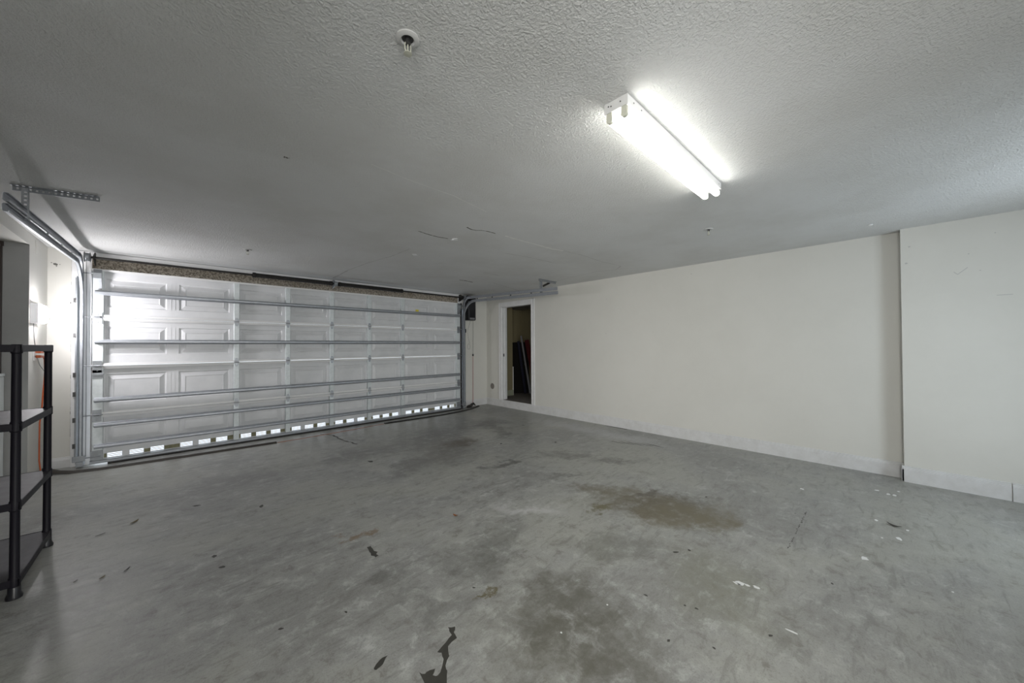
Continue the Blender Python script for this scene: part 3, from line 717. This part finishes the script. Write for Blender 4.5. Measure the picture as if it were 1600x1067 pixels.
for ty in (-5.202, -5.132):
    for x in (fx0+.005, fx1-.021):
        mb = MB(); r = .0125
        poly = [(ty-.012, fz), (ty-.015, fz-.028)] + [(ty+.0155*math.cos(a), fz-.030+.0155*math.sin(a)) for a in [math.pi+math.pi*k/8 for k in range(9)]] + [(ty+.015, fz-.028), (ty+.012, fz)]
        mb.prism(poly, 'x', x, x+.016); mb.build('lamp_socket', 'holder', FL, .001)
    mb = MB(); mb.tube([(fx0+.021, ty, fz-.026), (fx1-.021, ty, fz-.026)], .0185, 16); mb.build('tube', 'tube', FL, smooth=True)
recenter(FL)

# ------------------------------------------------------------------ sprinklers and ceiling bits
def sprinkler(x, y, label):
    R = empty('sprinkler_head', (x, y, CEIL), label, 'sprinkler', 'ceiling sprinkler heads')
    mb = MB(); mb.lathe((0, 0, 0), [(.040, -.0005), (.040, -.004), (.036, -.007), (.024, -.008), (.020, -.003), (.020, -.001)], 28); mb.build('escutcheon', 'cap', R, smooth=True)
    mb = MB(); mb.lathe((0, 0, 0), [(.020, -.0012), (.020, -.0022), (.011, -.0022)], 20); mb.lathe((0, 0, 0), [(.010, 0), (.010, -.020), (.007, -.022)], 12); mb.build('fitting', 'bolt', R)
    mb = MB()
    for s in (-1, 1): mb.tube([(s*.009, 0, -.018), (s*.012, 0, -.030), (s*.010, 0, -.042), (s*.002, 0, -.052)], .0022, 6)
    mb.tube([(0, 0, -.022), (0, 0, -.050)], .0025, 6)
    mb.build('frame_arms', 'holder', R)
    mb = MB(); mb.lathe((0, 0, 0), [(.004, -.050), (.014, -.053), (.014, -.055), (.003, -.056)], 16); mb.build('deflector', 'holder', R)
    return R
sprinkler(1.226, -4.83, 'white sprinkler head in ceiling, nearest and largest of the three')
sprinkler(1.238, -1.136, 'small sprinkler head in ceiling just in front of the garage door')
sprinkler(4.239, -4.838, 'small sprinkler head in ceiling past the far end of the strip light')
def patch(x, y, label, pull):
    mb = MB(); s = .036
    mb.prism([(x-s, y-s*.2), (x-s*.1, y-s*1.3), (x+s*1.1, y+s*.1), (x+s*.1, y+s*1.2)], 'z', CEIL-.007, CEIL-.0008)
    if pull: mb.prism([(x-s*1.3, y+s*.4), (x-s*.7, y-s*.4), (x-s*.1, y), (x-s*.4, y+s)], 'z', CEIL-.013, CEIL-.0075)
    tag(mb.build('ceiling_patch', 'white_metal', None, .002), label, 'patch')
patch(2.693, -2.985, 'torn white square patch on ceiling touching a dark crack', True)
patch(2.693, -2.168, 'clean white square patch on ceiling nearer the garage door than the cracks', False)
mb = MB(); mb.lathe((5.184, -5.878, CEIL), [(.018, -.0006), (.017, -.006), (.008, -.010)], 14); tag(mb.build('ceiling_plug', 'white_metal', smooth=True), 'small round white plug in the ceiling close to the wall pier', 'plug')

# ------------------------------------------------------------------ wall lamp, outlet, cords (left wall)
WL = empty('wall_lamp', (X0, -.355, 1.612), 'glowing white rounded box lamp on the narrow wall beside the garage door', 'lamp')
def rr(cy, cz, hy, hz, r, x, n=5):
    out = []
    for sy, sz, a0 in ((1, 1, 0), (-1, 1, 90), (-1, -1, 180), (1, -1, 270)):
        for k in range(n+1):
            a = math.radians(a0+90*k/n); out.append((x, cy+sy*(hy-r)+r*math.cos(a), cz+sz*(hz-r)+r*math.sin(a)))
    return out
ly, lz, hy, hz = -.355, 1.612, .115, .094
mb = MB(); mb.loft([rr(ly, lz, hy, hz, .02, X0+.0005), rr(ly, lz, hy, hz, .02, X0+.012), rr(ly, lz, hy-.003, hz-.003, .022, X0+.046)]); mb.build('body', 'lamp_body', WL, smooth=True)
mb = MB(); mb.loft([rr(ly, lz, hy-.004, hz-.004, .022, X0+.0465), rr(ly, lz, hy-.008, hz-.010, .022, X0+.060), rr(ly, lz, hy-.024, hz-.028, .022, X0+.074), rr(ly, lz, hy-.06, hz-.055, .02, X0+.083)]); mb.build('diffuser', 'diffuser', WL, smooth=True)
mb = MB(); mb.tube([(X0+.012, -.42, 1.53), (X0+.010, -.40, 1.45), (X0+.008, -.365, 1.36), (X0+.008, -.33, 1.30)], .0035, 6); mb.build('lamp_cord', 'grey_cord', WL)
recenter(WL)
OU = empty('wall_outlet', (X0, -.335, 1.22), 'white power outlet low behind the shelf post with orange plugs in it', 'outlet')
mb = MB(); mb.box(X0+.0005, X0+.007, -.375, -.300, 1.165, 1.28); mb.build('cover_plate', 'white_metal', OU, .002)
recenter(OU)
EC = empty('extension_cord', (X0+.04, -.27, 0), 'orange extension cord plugged in the outlet and hanging down the narrow wall', 'cord')
mb = MB(); mb.prism([(-.355, 1.238), (-.355, 1.262), (-.25, 1.268), (-.22, 1.26), (-.22, 1.240), (-.25, 1.234)], 'x', X0+.012, X0+.046); mb.build('plug_adapter', 'orange', EC, .004)
mb = MB(); mb.prism([(-.345, 1.190), (-.345, 1.216), (-.22, 1.21), (-.16, 1.20), (-.16, 1.19)], 'x', X0+.012, X0+.044); mb.build('plug', 'orange', EC, .005)
mb = MB(); mb.box(X0+.01, X0+.04, -.217, -.175, 1.236, 1.262); mb.build('white_plug', 'holder', EC, .003)
mb = MB(); mb.tube([(X0+.03, -.165, 1.195), (X0+.03, -.12, 1.17), (X0+.035, -.13, 1.05), (X0+.045, -.22, .93), (X0+.045, -.26, .84), (X0+.04, -.26, .70), (X0+.035, -.31, .56), (X0+.035, -.315, .40), (X0+.035, -.315, .2), (X0+.05, -.315, .02)], .0055, 8); mb.build('cord', 'orange', EC, smooth=True)
mb = MB(); mb.tube([(X0+.02, -.335, 1.20), (X0+.03, -.30, 1.12), (X0+.04, -.20, 1.06), (X0+.035, -.14, 1.07)], .003, 6); mb.build('thin_cord', 'grey_cord', EC)
recenter(EC)
# triangular plate and wall hole
mb = MB(); mb.prism([(-.33, CEIL-.03), (-.02, CEIL-.04), (-.30, CEIL-.16)], 'x', X0+.0008, X0+.006)
tag(mb.build('wall_triangle', 'wall'), 'small cream triangular plate high on the narrow wall above the lamp', 'plate')
mb = MB(); mb._f([mb.bm.verts.new((x, .1593, z)) for x, z in jag(-.264, 2.179, .022, .017, 10)])
for k in range(6): mb._f([mb.bm.verts.new((x, .1592, z)) for x, z in jag(-.264+random.uniform(-.03, .03), 2.179+random.uniform(-.025, .025), .006, .005, 7)])
o = mb.build('wall_mark', 'crack', bpy.data.objects['wall_front']); o['kind'] = 'stuff'
mb = MB(); mb.tube([(-.148, .150, 1.78), (-.160, .13, 1.765), (-.14, .12, 1.742), (-.10, .12, 1.738), (-.075, .12, 1.75)], .0018, 6); mb.lathe((-.155, .150, 1.775), [(.007, 0), (.007, -.012), (.002, -.014)], 8, 'y')
tag(mb.build('wire_hook', 'bolt'), 'thin wire loop on a nail in the jamb next to the track', 'hook')

# round wall vent beside the doorway
V = empty('wall_vent', (X1, -.035, .408), 'round grey vent low on the wall between corner and storage doorway', 'vent')
mb = MB(); mb.lathe((X1-.0005, -.035, .408), [(.078, 0), (.078, -.006), (.064, -.008), (.064, -.003)], 28, 'x'); mb.build('rim', 'wall', V, smooth=True)
mb = MB(); mb.lathe((X1-.0015, -.035, .408), [(.064, 0), (.064, -.004), (.01, -.005)], 28, 'x')
for k in range(7):
    z = .408-.045+k*.015; hw = math.sqrt(max(.06**2-(z-.408)**2, 0)); mb.box(X1-.010, X1-.006, -.035-hw, -.035+hw, z-.002, z+.002)
mb.build('grille', 'grille', V)
recenter(V)

# ------------------------------------------------------------------ shelving unit
SH = empty('shelving_unit', (-.12, -2.53, 0), 'black plastic four tier shelving unit standing by the alcove', 'shelf')
sx0, sx1, sy0, sy1 = -.300, .055, -2.86, -2.20
decks = [.100, .490, .895, 1.300]
for k, z in enumerate(decks):
    mb = MB(); th = .036
    a, b, c, d = sx0-.018, sx1+.018, sy0-.018, sy1+.018
    for (x0, x1, y0, y1) in ((a, b, c, c+.006), (a, b, d-.006, d), (a, a+.006, c, d), (b-.006, b, c, d)): mb.box(x0, x1, y0, y1, z-th, z+.002)
    mb.box(a+.02, b-.02, c+.012, c+.02, z-th*.9, z-.006)
    for i in range(5): mb.box(a, b, c+(d-c)*(i+1)/6-.002, c+(d-c)*(i+1)/6+.002, z-th*.8, z-.004)
    rim = mb.build('shelf_deck', 'shelf', SH, .002)
    mb = MB(); mb.box(a+.005, b-.005, c+.005, d-.005, z-.005, z)
    mb.build('deck_surface', 'shelf_top', rim)
for x in (sx0, sx1):
    for y in (sy0, sy1):
        mb = MB()
        prof = [(.0155, .055)]
        for z in decks:
            prof += [(.0165, z-.045), (.0205, z-.040), (.0205, z+.006), (.0175, z+.012)]
        prof = [p for p in prof if p[1] > .05 and p[1] < 1.30] + [(.0175, 1.304)]
        prof.sort(key=lambda p: p[1])
        mb.lathe((x, y, 0), prof, 18); post = mb.build('post', 'shelf', SH, smooth=True)
        mb = MB(); mb.lathe((x, y, 0), [(.028, .001), (.029, .012), (.022, .03), (.0215, .056), (.016, .066)], 18); mb.build('foot', 'black', post, smooth=True)
recenter(SH)

# ------------------------------------------------------------------ alcove things
C = empty('white_cabinet', (-.75, -.80, 0), 'white enamel cabinet in the alcove behind the black shelving', 'cabinet')
mb = MB(); mb.box(-1.05, -.437, -1.05, -.56, .03, 1.035); mb.build('body', 'appliance', C, .006)
mb = MB(); mb.box(-1.055, -.432, -1.055, -.555, 1.037, 1.062); mb.build('lid', 'appliance', C, .006)
for x, y in ((-1.0, -1.0), (-.47, -1.0), (-1.0, -.60), (-.47, -.60)): mb = MB(); mb.lathe((x, y, 0), [(.02, .001), (.015, .03)], 10); mb.build('foot', 'black', C)
recenter(C)
mb = MB(); mb.box(-1.30, -.462, -.535, -.5105, .002, 2.235); d2 = struct(mb.build('door_2', 'brown_door', None, .003))
mb = MB(); mb.box(-1.36, -.456, -.528, -.5102, 2.20, 2.2425); mb.build('door_casing', 'brown_door', d2, .002)

# ------------------------------------------------------------------ stored boards
def leaner(name, x0, bottom, x1, top, wd, th, m, label, cat):
    """board standing on the storage floor; bottom and top are (y, z) of its long axis"""
    A = Vector((x0, *bottom)); B = Vector((x1, *top)); d = (B-A).normalized(); L = (B-A).length
    n = Vector((-.75, -.66, 0)); n = (n-d*n.dot(d)).normalized(); wv = d.cross(n)
    R = Matrix((wv, n, d)).transposed(); mb = MB(); mb.obox((0, 0, L/2), (wd, th, L), R)
    o = mb.build(name, m, None, min(.004, th*.3)); o.location = A
    tag(o, label, cat); return o
leaner('wide_panel', 6.68, (.16, .150), 6.74, (.24, 1.36), .50, .03, 'b_dark', 'wide black panel leaning deepest inside the dark storage room', 'board')
leaner('narrow_board', 6.62, (-.02, .160), 6.58, (.170, 1.38), .06, .03, 'b_blue', 'narrow navy board leaning left of the grey rail in storage room', 'board')
leaner('aluminium_rail', 6.66, (-.105, .155), 6.66, (.185, 1.50), .040, .03, 'b_grey', 'thin pale grey rail leaning between the navy board and short rail', 'rail')
leaner('short_rail', 6.72, (-.13, .155), 6.72, (.052, .84), .04, .02, 'b_grey', 'short grey rail leaning low beside the red board', 'rail')
leaner('red_board', 6.74, (-.225, .155), 6.70, (.055, 1.40), .10, .03, 'b_red', 'dark red board leaning inside the storage doorway', 'board')
leaner('taupe_panel', 7.00, (-.16, .152), 7.03, (.00, 1.40), .20, .025, 'b_tan', 'taupe grey panel leaning behind the dark red board', 'board')
leaner('black_post', 6.86, (-.235, .150), 6.86, (-.18, 1.86), .11, .05, 'b_dark', 'tall black post standing beside the leaning red board', 'post')

# ------------------------------------------------------------------ leaves and twigs on the floor
def leaf(x, y, l, w_, rot, m, name, label, cat, curl=.006):
    mb = MB(); n = 6; rings = []
    for k in range(n+1):
        t = k/n; hw = w_*.5*math.sin(math.pi*min(max(t, .04), .97))**.7; cx = (t-.5)*l; z = .0015+curl*(2*t-1)**2
        rings.append([(cx, -hw, z+.002), (cx, 0, z), (cx, hw, z+.002), (cx, 0, z+.0012)])
    mb.loft(rings); o = mb.build(name, m); o.location = (x, y, .0005); o.rotation_euler = (0, 0, rot); tag(o, label, cat); return o
leaf(.444, -2.137, .065, .022, .9, 'leaf', 'dry_leaf', 'dry olive leaf on the floor farthest from the shelf foot toward the door', 'leaf')
leaf(.288, -2.234, .050, .010, .5, 'twig', 'twig', 'dark twig piece on floor close to the rear shelf foot', 'twig', .003)
leaf(.259, -2.881, .026, .008, 1.0, 'twig', 'twig', 'small dark twig on floor directly beside the front shelf foot', 'twig', .002)
leaf(.361, -2.935, .034, .012, .9, 'leaf', 'dry_leaf', 'pale brown leaf sliver on floor, middle of three near the front shelf foot', 'leaf', .003)
leaf(.455, -2.925, .050, .010, 1.1, 'twig', 'twig', 'grey twig on floor, farthest of three from the front shelf foot', 'twig', .003)
leaf(2.194, -3.705, .045, .022, 1.9, 'rust', 'dry_leaf', 'small red brown leaf in the middle of the concrete floor', 'leaf', .008)
leaf(4.318, -5.987, .075, .028, 1.2, 'twig', 'dry_leaf', 'dark curled leaf on floor among white paint splashes', 'leaf', .010)
